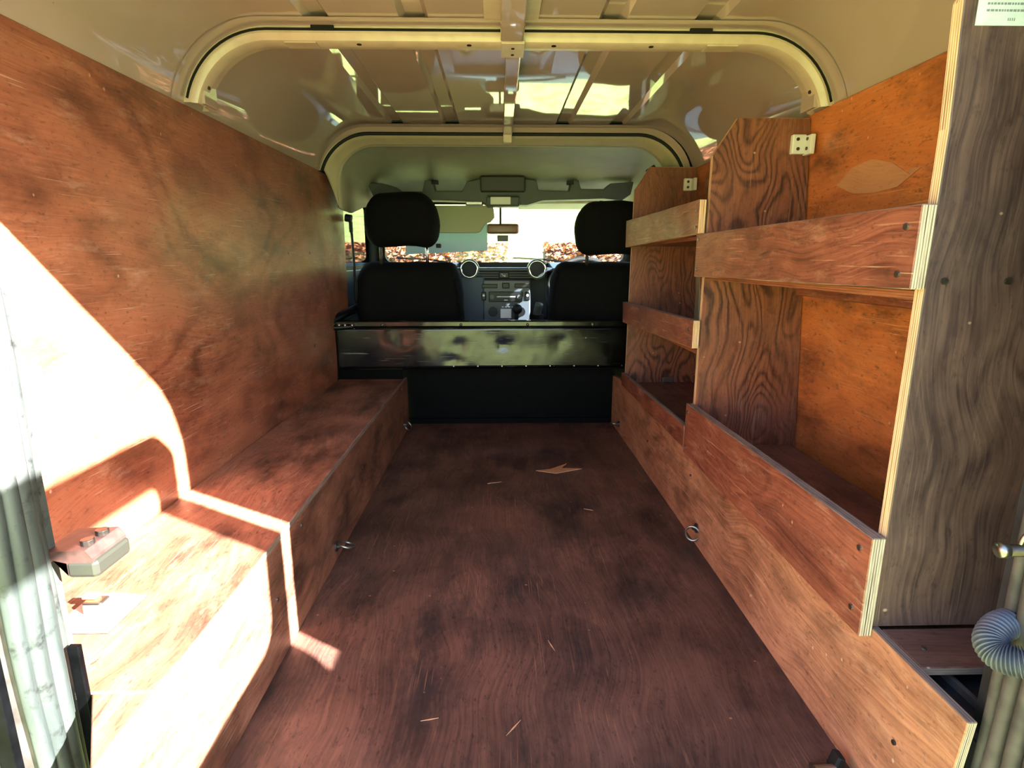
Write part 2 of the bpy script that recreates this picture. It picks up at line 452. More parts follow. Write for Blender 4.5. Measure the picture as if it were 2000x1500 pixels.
def loft(name, rows, mats, parent=None, origin=None, smooth=True, cap=False, **props):
    bm = bmesh.new(); R = [[bm.verts.new(p) for p in r] for r in rows]
    for A, B in zip(R, R[1:]):
        for i in range(len(A) - 1): bm.faces.new((A[i], A[i + 1], B[i + 1], B[i]))
    o = fin(name, bm, mats, parent, origin, smooth, **props)
    return o
def ringplate(name, axis, outer, inner, t0, t1, mat, parent=None, origin=None, **props):
    bm = bmesh.new(); f3 = AX[axis]; n = len(outer)
    O0 = [bm.verts.new(f3(*p, t0)) for p in outer]; I0 = [bm.verts.new(f3(*p, t0)) for p in inner]
    O1 = [bm.verts.new(f3(*p, t1)) for p in outer]; I1 = [bm.verts.new(f3(*p, t1)) for p in inner]
    for i in range(n):
        j = (i + 1) % n
        bm.faces.new((O0[i], O0[j], I0[j], I0[i])); bm.faces.new((O1[i], O1[j], I1[j], I1[i]))
        bm.faces.new((O0[i], O0[j], O1[j], O1[i])); bm.faces.new((I0[i], I0[j], I1[j], I1[i]))
    return fin(name, bm, mat, parent, origin, **props)
def rrect(a0, a1, b0, b1, r, n=6):
    out = []
    for (cx, cy, s) in ((a1 - r, b1 - r, 0), (a0 + r, b1 - r, 1), (a0 + r, b0 + r, 2), (a1 - r, b0 + r, 3)):
        for i in range(n + 1):
            a = PI / 2 * (s + i / n)
            out.append((cx + r * math.cos(a), cy + r * math.sin(a)))
    return out
def addmod(o, lv=2):
    m = o.modifiers.new('smooth', 'SUBSURF'); m.levels = lv; m.render_levels = lv

# ================================================================== OUTSIDE
def ground():
    bm = bmesh.new(); n = 48; S = 260.0
    V = {}
    for i in range(n + 1):
        for j in range(n + 1):
            x = (i / n - .5) * S; y = (j / n - .5) * S
            z = -.85
            if y > 22: z += (y - 22) * .23 + 1.2 * math.sin(x * .05) * min(1, (y - 22) / 20)
            if x < -30: z += (-30 - x) * .12
            if y < -25: z += (-25 - y) * .10
            V[i, j] = bm.verts.new((x, y, z))
    for i in range(n):
        for j in range(n): bm.faces.new((V[i, j], V[i + 1, j], V[i + 1, j + 1], V[i, j + 1]))
    return struct(fin('ground', bm, 'grass', smooth=True))
ground()
def hedge(x0, x1, y, ztop, label, n):
    h = thing('hedge', label, 'hedge', ((x0 + x1) / 2, y, -.85))
    bm = bmesh.new()
    k = int((x1 - x0) / .4)
    pr = [(-.32, -.85), (-.38, 0), (-.3, ztop - .15), (0, ztop - .05), (.3, ztop - .15), (.38, 0), (.32, -.85)]
    rows = []
    for i in range(k + 1):
        x = x0 + (x1 - x0) * i / k
        rows.append([bm.verts.new((x, y + a + random.uniform(-.05, .05), b + (random.uniform(-.05, .04) if b > -.8 else 0))) for a, b in pr])
    for A, B in zip(rows, rows[1:]):
        for i in range(len(pr) - 1): bm.faces.new((A[i], A[i + 1], B[i + 1], B[i]))
    bm.faces.new(rows[0]); bm.faces.new(rows[-1][::-1])
    fin('branches', bm, 'hedgecore', h)
    vs_, fs = [], []
    for i in range(n):
        x = random.uniform(x0, x1); side = random.random()
        if side < .6: yy = y - random.uniform(.3, .48); z = random.uniform(-.6, ztop)
        else: yy = y + random.uniform(-.4, .4); z = ztop + random.uniform(-.14, .07)
        s = random.uniform(.025, .05)
        q = Matrix.Rotation(random.uniform(0, 6.28), 3, 'Z') @ Matrix.Rotation(random.uniform(-1.2, 1.2), 3, 'X')
        b = len(vs_)
        for a, c in ((-1.3, 0), (0, -.8), (1.3, 0), (0, .8)): vs_.append(tuple(q @ Vector((a * s, 0, c * s)) + Vector((x, yy, z))))
        fs.append((b, b + 1, b + 2, b + 3))
    me = bpy.data.meshes.new('leaves'); me.from_pydata(vs_, [], fs)
    link('leaves', me, 'leaf', h, kind='stuff')
hedge(-9.5, .15, 11.5, 1.0, 'long clipped hedge of brown beech leaves left of the gap ahead of the windscreen', 12000)
hedge(.95, 6.5, 12.2, 1.02, 'clipped hedge of red-brown beech leaves right of the gap ahead of the windscreen', 7000)
def car(x, y, rz, mat, label):
    t = thing('parked_car', label, 'car', (x, y, -.85)); t.rotation_euler.z = rz
    prof = [(-2.0, .35), (-2.05, .75), (-1.9, .95), (-1.1, 1.0), (-.55, 1.42), (.75, 1.45), (1.45, 1.05), (2.0, .98), (2.1, .6), (2.05, .33)]
    bm = bmesh.new()
    rows = []
    for yy, s, sh in ((-.86, .97, 0), (-.8, 1, .02), (.8, 1, .02), (.86, .97, 0)):
        rows.append([bm.verts.new((a * s, yy * (.86 if b > 1.1 else 1), b + sh)) for a, b in prof])
    for A, B in zip(rows, rows[1:]):
        for i in range(len(prof)): bm.faces.new((A[i], A[(i + 1) % len(prof)], B[(i + 1) % len(prof)], B[i]))
    bm.faces.new(rows[0]); bm.faces.new(rows[-1][::-1])
    bmesh.ops.recalc_face_normals(bm, faces=bm.faces)
    def raw(name, bm, m, par):
        me = bpy.data.meshes.new(name); bm.to_mesh(me); bm.free(); me.materials.append(MT[m])
        o = bpy.data.objects.new(name, me); C.objects.link(o); o.parent = par; return o
    raw('body', bm, mat, t)
    for s in (-1, 1):
        bm = bmesh.new(); vv = [bm.verts.new(p) for p in ((-.98, s * .835, 1.04), (-.52, s * .765, 1.38), (.7, s * .765, 1.4), (1.25, s * .835, 1.06))]
        bm.faces.new(vv); r = bmesh.ops.extrude_face_region(bm, geom=bm.faces[:]); bmesh.ops.translate(bm, vec=(0, s * .012, 0), verts=[v for v in r['geom'] if isinstance(v, bmesh.types.BMVert)])
        raw('side_window', bm, 'carglass', t)
    for a, b in ((-1.12, -.6), (1.42, .8)):
        bm = bmesh.new(); vv = [bm.verts.new(p) for p in ((a, -.66, 1.05), (a, .66, 1.05), (b, .6, 1.42), (b, -.6, 1.42))]
        bm.faces.new(vv); r = bmesh.ops.extrude_face_region(bm, geom=bm.faces[:]); bmesh.ops.translate(bm, vec=(.03 * (-1 if a < 0 else 1), 0, .02), verts=[v for v in r['geom'] if isinstance(v, bmesh.types.BMVert)])
        raw('windscreen', bm, 'carglass', t)
    for a in (-1.3, 1.3):
        for s in (-1, 1):
            bm = bmesh.new(); bm_cyl(bm, (a, s * .74, .32), (a, s * .9, .32), .32, seg=24); raw('wheel', bm, 'black_rubber', t)
car(1.6, 16.5, PI / 2 + .1, 'silver', 'silver parked car seen through the gap between the two hedges')
car(-7.2, 9.0, .5, 'bluecar', 'blue parked car seen through the left cab window')

# ================================================================== BODY SHELL (setting)
# floor
fl = board('floor', 'z', rect(-.43, .535, .47, 2.56), -.018, 0, 'ply_floor', 'edge_red', grain=1, origin=(0, .5, -.018)); struct(fl)
board('torn_veneer', 'z', [(.13, 1.93), (.20, 1.90), (.30, 1.945), (.225, 1.955), (.25, 2.0), (.185, 1.945)], 0, .0012, 'veneer', 'edge', fl, bev=0)
for (x, y, l, a) in ((-.02, 1.82, .05, .3), (.1, .98, .035, 1.9), (-.12, .80, .03, .2), (.02, .78, .04, .9), (.27, 1.6, .03, -.4)):
    dx, dy = math.cos(a) * l / 2, math.sin(a) * l / 2
    board('splinter', 'z', [(x - dx, y - dy), (x - dy * .06, y + dx * .06), (x + dx, y + dy), (x + dy * .06, y - dx * .06)], 0, .001, 'veneer', 'edge', fl, bev=0)
# left ply lining
wl_poly = [(.60, .20), (2.40, .20), (2.42, .46), (2.64, .50), (2.66, 1.03), (2.58, 1.088), (.55, 1.088), (.55, .26), (.60, .25)]
struct(board('wall_left', 'x', wl_poly, -.709, -.70, 'ply_wall', 'edge_red', origin=(-.70, 1.5, .2)))
# right ply lining, leaning in towards the top
def leaning(name, y0, y1, zb, zt, parent=None, **kw):
    o = board(name, 'x', rect(y0, y1, zb, zt), 0, .009, 'ply_orange', 'edge_dirty', parent, **kw)
    for v in o.data.vertices:
        z = v.co.z + (wloc(o).z); v.co.x += .815 - (z - .2) * .062 - wloc(o).x * (0 if parent is None else 0)
    return o
wr = leaning('wall_right', .60, 2.66, .2, 1.095, origin=(0, 1.5, .2)); struct(wr)
def wrx(z): return .815 - (z - .2) * .062
bm = bmesh.new(); q = [(1.335, .915), (1.28, .945), (1.215, .952), (1.15, .935), (1.098, .905), (1.105, .917), (1.07, .915), (1.13, .888), (1.2, .884), (1.27, .89)]
uvl = bm.loops.layers.uv.new('UVMap')
A = [bm.verts.new((wrx(z) - .0012, y, z)) for y, z in q]; B = [bm.verts.new((wrx(z) + .001, y, z)) for y, z in q]
for f in [bm.faces.new(A), bm.faces.new(B[::-1])] + [bm.faces.new((A[i], B[i], B[(i + 1) % len(q)], A[(i + 1) % len(q)])) for i in range(len(q))]:
    for l in f.loops: l[uvl].uv = (l.vert.co.y, l.vert.co.z)
fin('torn_veneer', bm, 'veneer', wr, label='pale lens-shaped patch of torn veneer')
# roof skin with four pressed swages
def roofrow(y):
    rows = []
    half, zt, r, n = .742, 1.25, .205, 14
    pts = [(-half - .015, .88)]
    for i in range(n + 1):
        a = PI - (PI / 2) * i / n; pts.append((-(half - r) + r * math.cos(a), zt - r + r * math.sin(a)))
    e = .006
    for c0, c1 in ((-.438, -.393), (-.236, -.185), (.186, .235), (.390, .440)):
        pts += [(c0 - e, zt), (c0 + e, zt + .013), (c1 - e, zt + .013), (c1 + e, zt)]
    for i in range(n + 1):
        a = PI / 2 - (PI / 2) * i / n; pts.append(((half - r) + r * math.cos(a), zt - r + r * math.sin(a)))
    pts.append((half + .015, .88))
    return [Vector((XC + x, y, z)) for x, z in pts]
rf = loft('ceiling', [roofrow(y) for y in (.46, .8, 1.1, 1.37, 1.7, 2.0, 2.335)], 'cream', origin=(XC, 1.4, 1.25)); struct(rf)
for f in rf.data.polygons:
    f.use_smooth = f.normal.z < -.999 or abs(f.normal.x) > .02
m = rf.modifiers.new('solid', 'SOLIDIFY'); m.thickness = .004; m.offset = 0
m = rf.modifiers.new('split', 'EDGE_SPLIT'); m.split_angle = math.radians(28)
# welded flange plates beside each bow
for y0, y1 in ((1.325, 1.375), (2.275, 2.333)):
    bm = bmesh.new()
    a0 = arch(y0, .7385, 1.2465, .203, 1.085); a1 = arch(y1, .7385, 1.2465, .203, 1.085)
    R0 = [bm.verts.new(p) for p in a0]; R1 = [bm.verts.new(p) for p in a1]
    for i in range(len(R0) - 1): bm.faces.new((R0[i], R0[i + 1], R1[i + 1], R1[i]))
    o = fin('flange', bm, 'cream', rf, smooth=True)
# roof bow: a hat section bent round the arch
def bow(name, y, half, zt, r, zb, prof, mat):
    rows = [arch(y + dy, half - d, zt - d, max(r - d, .02), zb) for dy, d in prof]
    return loft(name, rows, mat, origin=(XC, y, zt))
b1 = bow('trim_1', 1.374, .728, 1.237, .19, 1.092, [(0, -.01), (0, .004), (.004, .008), (.008, .016), (.012, .018), (.042, .018), (.048, .012), (.078, .010), (.082, .004), (.082, -.01)], 'bowcream'); struct(b1)
m = b1.modifiers.new('split', 'EDGE_SPLIT'); m.split_angle = math.radians(30)
tube('dark_joint', arch(1.372, .731, 1.2395, .193, 1.10), .0026, 'sealant', b1, seg=6)
for x in (-.415, -.30, -.06, .135, .355, .46):
    pass
for x in (-.31, -.065, .125, .345):
    cyl('bolt_hole', (XC + x - .033 + .0, 1.398, 1.2195), (XC + x - .033, 1.398, 1.2180), .0055, 'sealant', b1, seg=14)
for s in (-1, 1):   # lap joints near the corners
    box('lap_plate', (XC + s * .47, 1.403, 1.2185), (.07, .036, .003), 'bowcream', b1, .0008)
    bm = bmesh.new()
    bm_box(bm, (XC + s * .697, 1.42, 1.118), (.008, .06, .05)); fin('foot_bracket', bm, 'cream', b1, bev=.001)
    cyl('screw', (XC + s * .690, 1.405, 1.13), (XC + s * .687, 1.405, 1.13), .005, 'darksteel', b1, seg=10)
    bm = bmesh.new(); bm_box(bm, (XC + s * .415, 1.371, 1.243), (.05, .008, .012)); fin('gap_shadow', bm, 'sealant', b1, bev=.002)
# central longitudinal rail
t2 = box('trim_2', (.035, 1.90, 1.2305), (.036, .86, .022), 'cream', bev=.003); struct(t2)
t2a = box('trim_3', (.03, .915, 1.2295), (.05, .90, .028), 'cream', bev=.003); struct(t2a)
box('side_flange', (-.012, .90, 1.2445), (.035, .84, .004), 'bowcream', t2a, .0008)
box('side_flange', (.070, .90, 1.2445), (.03, .84, .004), 'bowcream', t2a, .0008)
box('lap_plate', (.033, 1.415, 1.2165), (.052, .09, .006), 'bowcream', b1, .001)
box('hook', (.034, 2.325, 1.205), (.034, .02, .03), 'bowcream', t2, .003)
for y in (1.40, 1.44): cyl('hole', (.033, y, 1.2138), (.033, y, 1.2125), .004, 'sealant', b1, seg=10)
# front bow: rubber joint, cab ring and headliner
b2 = loft('trim_4', [arch(2.325, .735, 1.246, .2, 1.09, x0=.025), arch(2.345, .728, 1.232, .2, 1.09, x0=.02)], 'cream', origin=(XC, 2.33, 1.24)); struct(b2)
tube('rubber_joint', arch(2.348, .722, 1.226, .2, 1.09, x0=.02), .0065, 'black_rubber', b2, seg=8)
ring = loft('trim_5', [arch(2.345, .73, 1.23, .2, 1.09, x0=.02), arch(2.352, .716, 1.219, .197, 1.09, x0=.02), arch(2.375, .706, 1.212, .19, 1.07, x0=.02), arch(2.41, .690, 1.200, .18, 1.02, x0=.02), arch(2.418, .680, 1.196, .17, .98, x0=.02),
    arch(2.425, .675, 1.2, .16, .96, x0=.02)], 'cabcream', origin=(XC, 2.35, 1.2)); struct(ring)
hl = loft('trim_6', [arch(2.424, .676, 1.199, .165, .96, x0=.02), arch(2.44, .665, 1.202, .13, .95, x0=.02), arch(2.60, .685, 1.198, .12, .95), arch(2.9, .70, 1.175, .1, 1.0), arch(3.12, .70, 1.14, .08, 1.02), arch(3.3, .70, 1.08, .04, 1.03)], 'cabtrim', origin=(XC, 2.8, 1.18)); struct(hl)
m = hl.modifiers.new('solid', 'SOLIDIFY'); m.thickness = .01; m.offset = 0
# exterior body: sides, rear skins, roof over the cab, floor pan
def sideskin(name, x, s):
    o = box(name, (x, 1.50, .42), (.012, 2.06, 1.0), 'green', bev=0); struct(o); return o
sideskin('wall_outer_left', -.745, -1); sideskin('wall_outer_right', .855, 1)
tb = box('trim_7', (.70, 1.46, .205), (.29, 1.95, .012), 'void', bev=.001); struct(tb)
box('raised_flange', (.585, .80, .216), (.006, .62, .012), 'post', tb, .001)
box('tub_side', (.556, 1.46, .10), (.006, 1.95, .2), 'void', tb, 0)
# rear skins round the door opening
rl = box('wall_rear_left', (-.66, .545, .46), (.20, .012, 1.16), 'green', bev=0); struct(rl)
box('lower_panel', (-.655, .537, .00), (.19, .006, .46), 'green', rl, .001)
for z in (.222, .04):
    for x in (-.585, -.66): 
        cyl('rivet', (x, .536, z - .01), (x, .530, z - .01), .007, 'steel', rl, r1=.004, seg=14)
box('lamp_plinth', (-.63, .531, .085), (.10, .014, .05), 'bowcream', rl, .004)
rr = box('wall_rear_right', (.72, .466, .55), (.27, .012, 1.3), 'green', bev=0); struct(rr)
# header with a rounded right corner
hp = [(-.80, 1.27), (-.80, .9), (-.515, .9)]
for i in range(9):
    a = PI - PI / 2 * i / 8; hp.append((-.395 + .12 * math.cos(a), 1.06 + .12 * math.sin(a)))
for i in range(9):
    a = PI / 2 - PI / 2 * i / 8; hp.append((.425 + .12 * math.cos(a), 1.06 + .12 * math.sin(a)))
hp += [(.545, -.15), (.87, -.15), (.87, 1.27)]
bm = bmesh.new(); A = [bm.verts.new((a, .455, b)) for a, b in hp]; B = [bm.verts.new((a, .475, b)) for a, b in hp]
bm.faces.new(A); bm.faces.new(B[::-1])
for i in range(len(hp)): bm.faces.new((A[i], B[i], B[(i + 1) % len(hp)], A[(i + 1) % len(hp)]))
struct(fin('wall_rear_header', bm, 'green', origin=(0, .46, 1.2)))
# outer roof over everything (closes the shell)
# left door jamb with ribbed weathered seal
lj = struct(box('trim_8', (-.545, .572, .46), (.05, .055, 1.3), 'post', bev=.004))
def rib(parent, x, y, r, mat='seal', z0=-.1, z1=1.08, wob=.0015):
    pts = [(x + wob * math.sin(z * 17 + y * 90), y + wob * math.sin(z * 11 + 1), z) for z in [z0 + (z1 - z0) * i / 40 for i in range(41)]]
    return tube('seal_lip', pts, r, mat, parent, seg=10)
rib(lj, -.5235, .594, .0105); rib(lj, -.5175, .578, .0115); rib(lj, -.5160, .560, .0105); rib(lj, -.520, .546, .0085)
box('gap_shade', (-.552, .541, .46), (.018, .012, 1.3), 'bulk_low', lj, .001)  # solid black strip, stands in for shade between seal and rear skin
box('plate', (-.5265, .606, .34), (.008, .022, .9), 'seal', lj, .001)
box('gap_shade', (-.4985, .5875, .11), (.013, .007, .40), 'bulk_low', lj, .001)  # shade of the slot between jamb and box, put in as a black strip
# right jamb: dirty grooved post
rj = struct(box('trim_9', (.582, .505, .46), (.05, .075, 1.3), 'post', bev=.004))
rib(rj, .556, .533, .007, 'post'); rib(rj, .553, .515, .0085, 'post'); rib(rj, .554, .495, .0085, 'post'); rib(rj, .556, .478, .008, 'post')
box('dirty_edge', (.585, .552, .46), (.045, .012, 1.3), 'void', rj, .001)
# sill
struct(box('trim_10', (.02, .455, -.03), (1.06, .05, .03), 'post', bev=.004))

# open rear door standing at right, outside the frame: hinged on the right post
d = thing('door_1', 'open rear door', 'door', (.58, .42, -.1)); del d['label']; del d['category']; struct(d)
ringplate('window_frame', 'x', rrect(-.44, .386, .535, 1.165, .06), rrect(-.37, .333, .655, 1.077, .05), .560, .60, 'green', d)
ringplate('window_seal', 'x', rrect(-.374, .336, .651, 1.081, .05), rrect(-.366, .330, .659, 1.073, .05), .575, .585, 'black_rubber', d)
box('door_skin', (.58, .005, .225), (.035, .89, .62), 'green', d, .01)
box('pane', (.58, -.016, .87), (.004, .70, .42), 'glass', d, 0)
box('hinge', (.582, .455, .45), (.022, .05, .05), 'darksteel', d, .004)
box('hinge', (.582, .455, .10), (.022, .05, .05), 'darksteel', d, .004)

# ================================================================== BULKHEAD
bh = thing('bulkhead', 'glossy scratched black steel bulkhead across the load bay behind the seats', 'bulkhead', (-.08, 2.42, 0))
XL, XR = -.712, .80
bm = bmesh.new()
prof = [(2.418, .468), (2.418, .292), (2.425, .283), (2.44, .283), (2.44, .468)]
# dented upper panel
nx, nz = 60, 12
V = {}
dents = [(-.175, .385, .030, .006), (.02, .385, .022, .008), (-.20, .325, .025, .006), (-.42, .43, .05, .005), (.26, .40, .03, .004), (-.02, .42, .05, .003)]
for i in range(nx + 1):
    for j in range(nz + 1):
        x = XL + (XR - XL) * i / nx; z = .285 + (.468 - .285) * j / nz
        y = 2.416 + .018 * (x + .3) + .0025 * math.sin(x * 7 + 1) * math.sin((z - .28) * 17)
        for dx, dz, r, dd in dents: y += dd * math.exp(-((x - dx) ** 2 + (z - dz) ** 2) / r ** 2)
        V[i, j] = bm.verts.new((x, y, z))
for i in range(nx):
    for j in range(nz): bm.faces.new((V[i, j], V[i + 1, j], V[i + 1, j + 1], V[i, j + 1]))
up = fin('upper_panel', bm, 'bulk', bh, smooth=True)
m = up.modifiers.new('solid', 'SOLIDIFY'); m.thickness = .004; m.offset = -1
box('bottom_lip', (.044, 2.45, .284), (1.51, .06, .006), 'bulk_low', bh, .001)
box('top_rail', ((XL + XR) / 2, 2.432, .481), (XR - XL, .042, .028), 'bulk', bh, .006)
for x in (-.50, -.165, .12, .40): cyl('rail_bolt', (x, 2.412, .478), (x, 2.405, .478), .006, 'steel', bh, seg=12, smooth=True)
for i in range(12): cyl('rivet', (-.62 + i * .105, 2.417, .297), (-.62 + i * .105, 2.4135, .297), .003, 'steel', bh, seg=8)
box('lower_panel', (.05, 2.56, .13), (1.5, .012, .34), 'bulk_low', bh, .001)
box('left_cheek', (-.571, 2.425, .26), (.29, .012, .056), 'bulk_low', bh, .001)
box('floor_strip', (.04, 2.548, .012), (.95, .012, .024), 'bulk_low', bh, .001)
tube('end_bar', smoothcurve([(-.72, 2.40, .487), (-.71, 2.43, .497), (-.68, 2.50, .515), (-.655, 2.60, .53)], 6), .020, 'blackgloss', bh, seg=12)
tube('end_bar', smoothcurve([(-.715, 2.40, .468), (-.68, 2.405, .468), (-.62, 2.415, .472)], 6), .012, 'blackgloss', bh, seg=10)
for x in (-.68, -.655, -.625): cyl('rail_bolt', (x, 2.408, .478), (x, 2.396, .478), .007, 'chrome', bh, seg=12, smooth=True)

# ================================================================== WHEEL BOXES
lb = thing('wheel_box', 'long low worn plywood box along the left side under the plain ply lining', 'box', (-.56, 1.4, 0))
board('top_board', 'z', rect(-.698, -.417, .592, 2.405), .231, .243, 'ply_box', 'edge_dirty', lb, grain=1)
board('top_board', 'z', [(-.417, .482), (-.417, .5895), (-.490, .5895)], .231, .243, 'ply_box', 'edge_dirty', lb, grain=1)
board('side_board', 'x', [(.478, 0), (2.50, 0), (2.50, .2305), (.478, .2305)], -.430, -.418, 'ply_box', 'edge_dirty', lb)
board('end_board', 'y', rect(-.448, -.4305, 0, .2305), .525, .535, 'ply_box', 'edge_dirty', lb)
for (y, z) in ((1.10, .205), (.95, .13), (2.35, .21)): cyl('screw', (-.418, y, z), (-.4155, y, z), .004, 'steel', lb, seg=10)
rb = thing('wheel_box', 'long orange-brown plywood side board and low box along the right side beneath the racks', 'box', (.66, 1.4, 0))
board('side_board', 'x', [(.56, 0), (2.55, 0), (2.55, .226), (2.40, .241), (.525, .241), (.535, .12)], .525, .537, 'ply_board', 'edge_dirty', rb, edges={4: 'edge_white', 5: 'edge_white'})
board('top_board', 'z', [(.5375, .68), (.80, .68), (.80, 2.40), (.5375, 2.40)], .214, .226, 'ply_shelf', 'edge_dirty', rb, grain=1)
board('end_plank', 'z', [(.5375, .612), (.655, .612), (.70, .69), (.5375, .69)], .229, .241, 'ply_shelf', 'edge_dirty', rb)
cyl('screw', (.566, .648, .241), (.566, .648, .243), .0035, 'steel', rb, seg=10)
for (y, z) in ((1.45, .17), (1.9, .12), (.62, .12)): cyl('screw', (.525, y, z), (.5225, y, z), .0035, 'darksteel', rb, seg=10)

# ================================================================== RACKS
def sidepanel(parent, y0, ztop, face, zb=.243, xf=.525, xtop=None, lab=None, cham=.055, xfb=None):
    xb = wrx(zb) - .002; xt = wrx(ztop) - .002; xm = wrx(ztop) - .03
    if xtop is None: xtop = xf
    poly = [(xf if xfb is None else xfb, zb), (xb, zb), (xt, ztop - .02), (xt - .002, ztop), (xtop + cham, ztop), (xtop, ztop - cham * 1.55)]
    o = board('side_panel', 'y', poly, y0, y0 + .018, face, 'edge', parent, grain=1)
    if lab: o['label'] = lab
    return o
r1 = thing('shelf_rack', 'nearer plywood shelf rack on the right, with one high rail and bright orange lining behind', 'shelf rack', (.66, 1.08, .243))
o = board('side_panel', 'y', [(.527, .242), (.700, .242), (.745, .60), (wrx(1.0) - .003, .90), (wrx(1.1) - .003, 1.10), (.715, 1.16), (.60, 1.18), (.520, 1.035), (.526, .90)], .694, .712, 'ply_grey', 'edge', r1, grain=1)
o['label'] = 'grey-brown weathered near side panel'
sidepanel(r1, 1.455, 1.085, 'ply_part', lab='side panel with swirling dark grain')
board('shelf', 'z', rect(.5275, .795, .7125, 1.4545), .243, .255, 'ply_shelf', 'edge_dirty', r1, grain=1)
board('shelf', 'z', rect(.5275, wrx(.7) - .003, .7125, 1.4545), .700, .712, 'ply_rail', 'edge_red', r1, grain=1)
board('shelf_batten', 'x', rect(.7125, 1.4545, .66, .6995), .765, .782, 'ply_rail', 'edge_red', r1)
board('rail', 'x', [(.690, .229), (1.468, .232), (1.468, .370), (.690, .380)], .505, .5245, 'ply_rail', 'edge_white', r1, edges={2: 'edge_dirty'})
board('rail', 'x', [(.691, .714), (1.476, .707), (1.476, .813), (.691, .815)], .505, .5245, 'ply_rail', 'edge_white', r1, edges={2: 'edge_dirty'})
for (y, z) in ((.712, .79), (.716, .732), (.712, .355), (.712, .262), (1.46, .80), (1.46, .725), (1.45, .35), (1.45, .25)):
    cyl('screw', (.5055, y, z), (.5025, y, z), .0042, 'steel', r1, seg=10)
for x in (.548, .628): cyl('screw', (x, .6945, .724), (x, .691, .724), .0042, 'darksteel', r1, seg=10)
box('corner_block', (.728, 1.4475, 1.023), (.034, .0145, .045), 'white_plastic', r1, .003)
box('corner_block', (.7495, 1.436, 1.020), (.012, .034, .045), 'white_plastic', r1, .002)
for dx, dz in ((.720, 1.034), (.722, 1.012)): cyl('screw', (dx + .003, 1.4405, dz), (dx + .003, 1.4385, dz), .004, 'darksteel', r1, seg=10)
for dz in (1.034, 1.012): cyl('screw', (.7437, 1.434, dz), (.7415, 1.434, dz), .004, 'darksteel', r1, seg=10)
box('corner_block', (.63, 1.447, .262), (.03, .012, .012), 'console', r1, .002)
lbp = box('paper_label', (.572, .6933, 1.040), (.072, .0012, .066), 'paper', r1, 0); lbp['label'] = 'white paper label with faint print'
bm = bmesh.new()
for row in range(4):
    x = .546
    while x < .602:
        wd = random.uniform(.0015, .004); bm_box(bm, (x + wd / 2, .6925, 1.022 + row * .0068), (wd, .0004, .0022)); x += wd + .0012
for k in range(4): bm_box(bm, (.572 + k * .0024, .6925, 1.013), (.001, .0004, .003))
fin('print', bm, 'ink', lbp, kind='stuff')

r2 = thing('shelf_rack', 'farther plywood shelf rack next to the bulkhead, with three slim rails across it', 'shelf rack', (.66, 1.87, .243))
sidepanel(r2, 2.262, 1.095, 'ply_part', xtop=.522, xf=.518, lab='far side panel by the passenger seat')
board('shelf', 'z', rect(.5275, .795, 1.4735, 2.2615), .243, .255, 'ply_shelf', 'edge_dirty', r2, grain=1)
board('shelf', 'z', rect(.5275, wrx(.5) - .003, 1.4735, 2.2615), .502, .514, 'ply_rail', 'edge_red', r2, grain=1)
board('shelf', 'z', rect(.5275, wrx(.8) - .003, 1.4735, 2.2615), .800, .812, 'ply_rail', 'edge_red', r2, grain=1)
board('rail', 'x', [(1.471, .2425), (2.275, .2425), (2.275, .294), (1.471, .306)], .5045, .5175, 'ply_rail', 'edge_dirty', r2)
board('rail', 'x', [(1.440, .524), (2.275, .502), (2.285, .583), (1.440, .597)], .499, .5175, 'ply_rail', 'edge', r2, edges={2: 'edge_dirty'})
board('rail', 'x', [(1.455, .814), (2.28, .797), (2.285, .898), (1.455, .896)], .499, .5175, 'ply_rail', 'edge', r2)
for (y, z) in ((1.468, .57), (1.468, .545), (1.468, .87), (1.468, .83)): cyl('screw', (.4995, y, z), (.4965, y, z), .0035, 'steel', r2, seg=8)
box('corner_block', (.722, 2.2545, 1.03), (.03, .0145, .045), 'white_plastic', r2, .003)
box('corner_block', (.744, 2.244, 1.03), (.012, .034, .045), 'white_plastic', r2, .002)
for dz in (1.04, 1.02): cyl('screw', (.722, 2.2475, dz), (.722, 2.2455, dz), .005, 'darksteel', r2, seg=8)
box('corner_block', (.69, 2.2535, .268), (.045, .016, .022), 'steel', r2, .002)

# ================================================================== TIE-DOWN RINGS
def tie(x, y, z, s, label, tilt):
    t = thing('tie_down_ring', label, 'ring', (x, y, z), 'tie-down rings along the load floor')
    cyl('eye_plate', (x - s * .0005, y, z), (x + s * .003, y, z), .013, 'darksteel', t, seg=16)
    cyl('eye_bolt', (x + s * .002, y, z), (x + s * .012, y, z), .005, 'darksteel', t, seg=12)
    n = Vector((tilt[0], tilt[1], tilt[2])).normalized()
    tube('ring', torus_pts((x + s * tilt[3], y + tilt[4], z + tilt[5]), .021, n, 28, .85), .0032, 'steel', t, seg=8, closed=True)
tie(-.4165, 1.315, .040, 1, 'steel tie-down ring on the left box side, nearer one, lying out over the floor', (.35, .2, 1, .026, .0, .004))
tie(.524, 1.375, .050, -1, 'round steel tie-down ring standing out from the right side board below the large rail', (.5, 1, .1, .012, -.004, -.014))
tie(-.4165, 2.36, .05, 1, 'small steel tie-down ring at the far end of the left box near the bulkhead', (.6, 1, .3, .018, -.006, -.004))
tie(.524, 2.37, .045, -1, 'small steel tie-down ring at the far end of the right side board near the bulkhead', (.35, .3, 1, .022, -.006, 0))

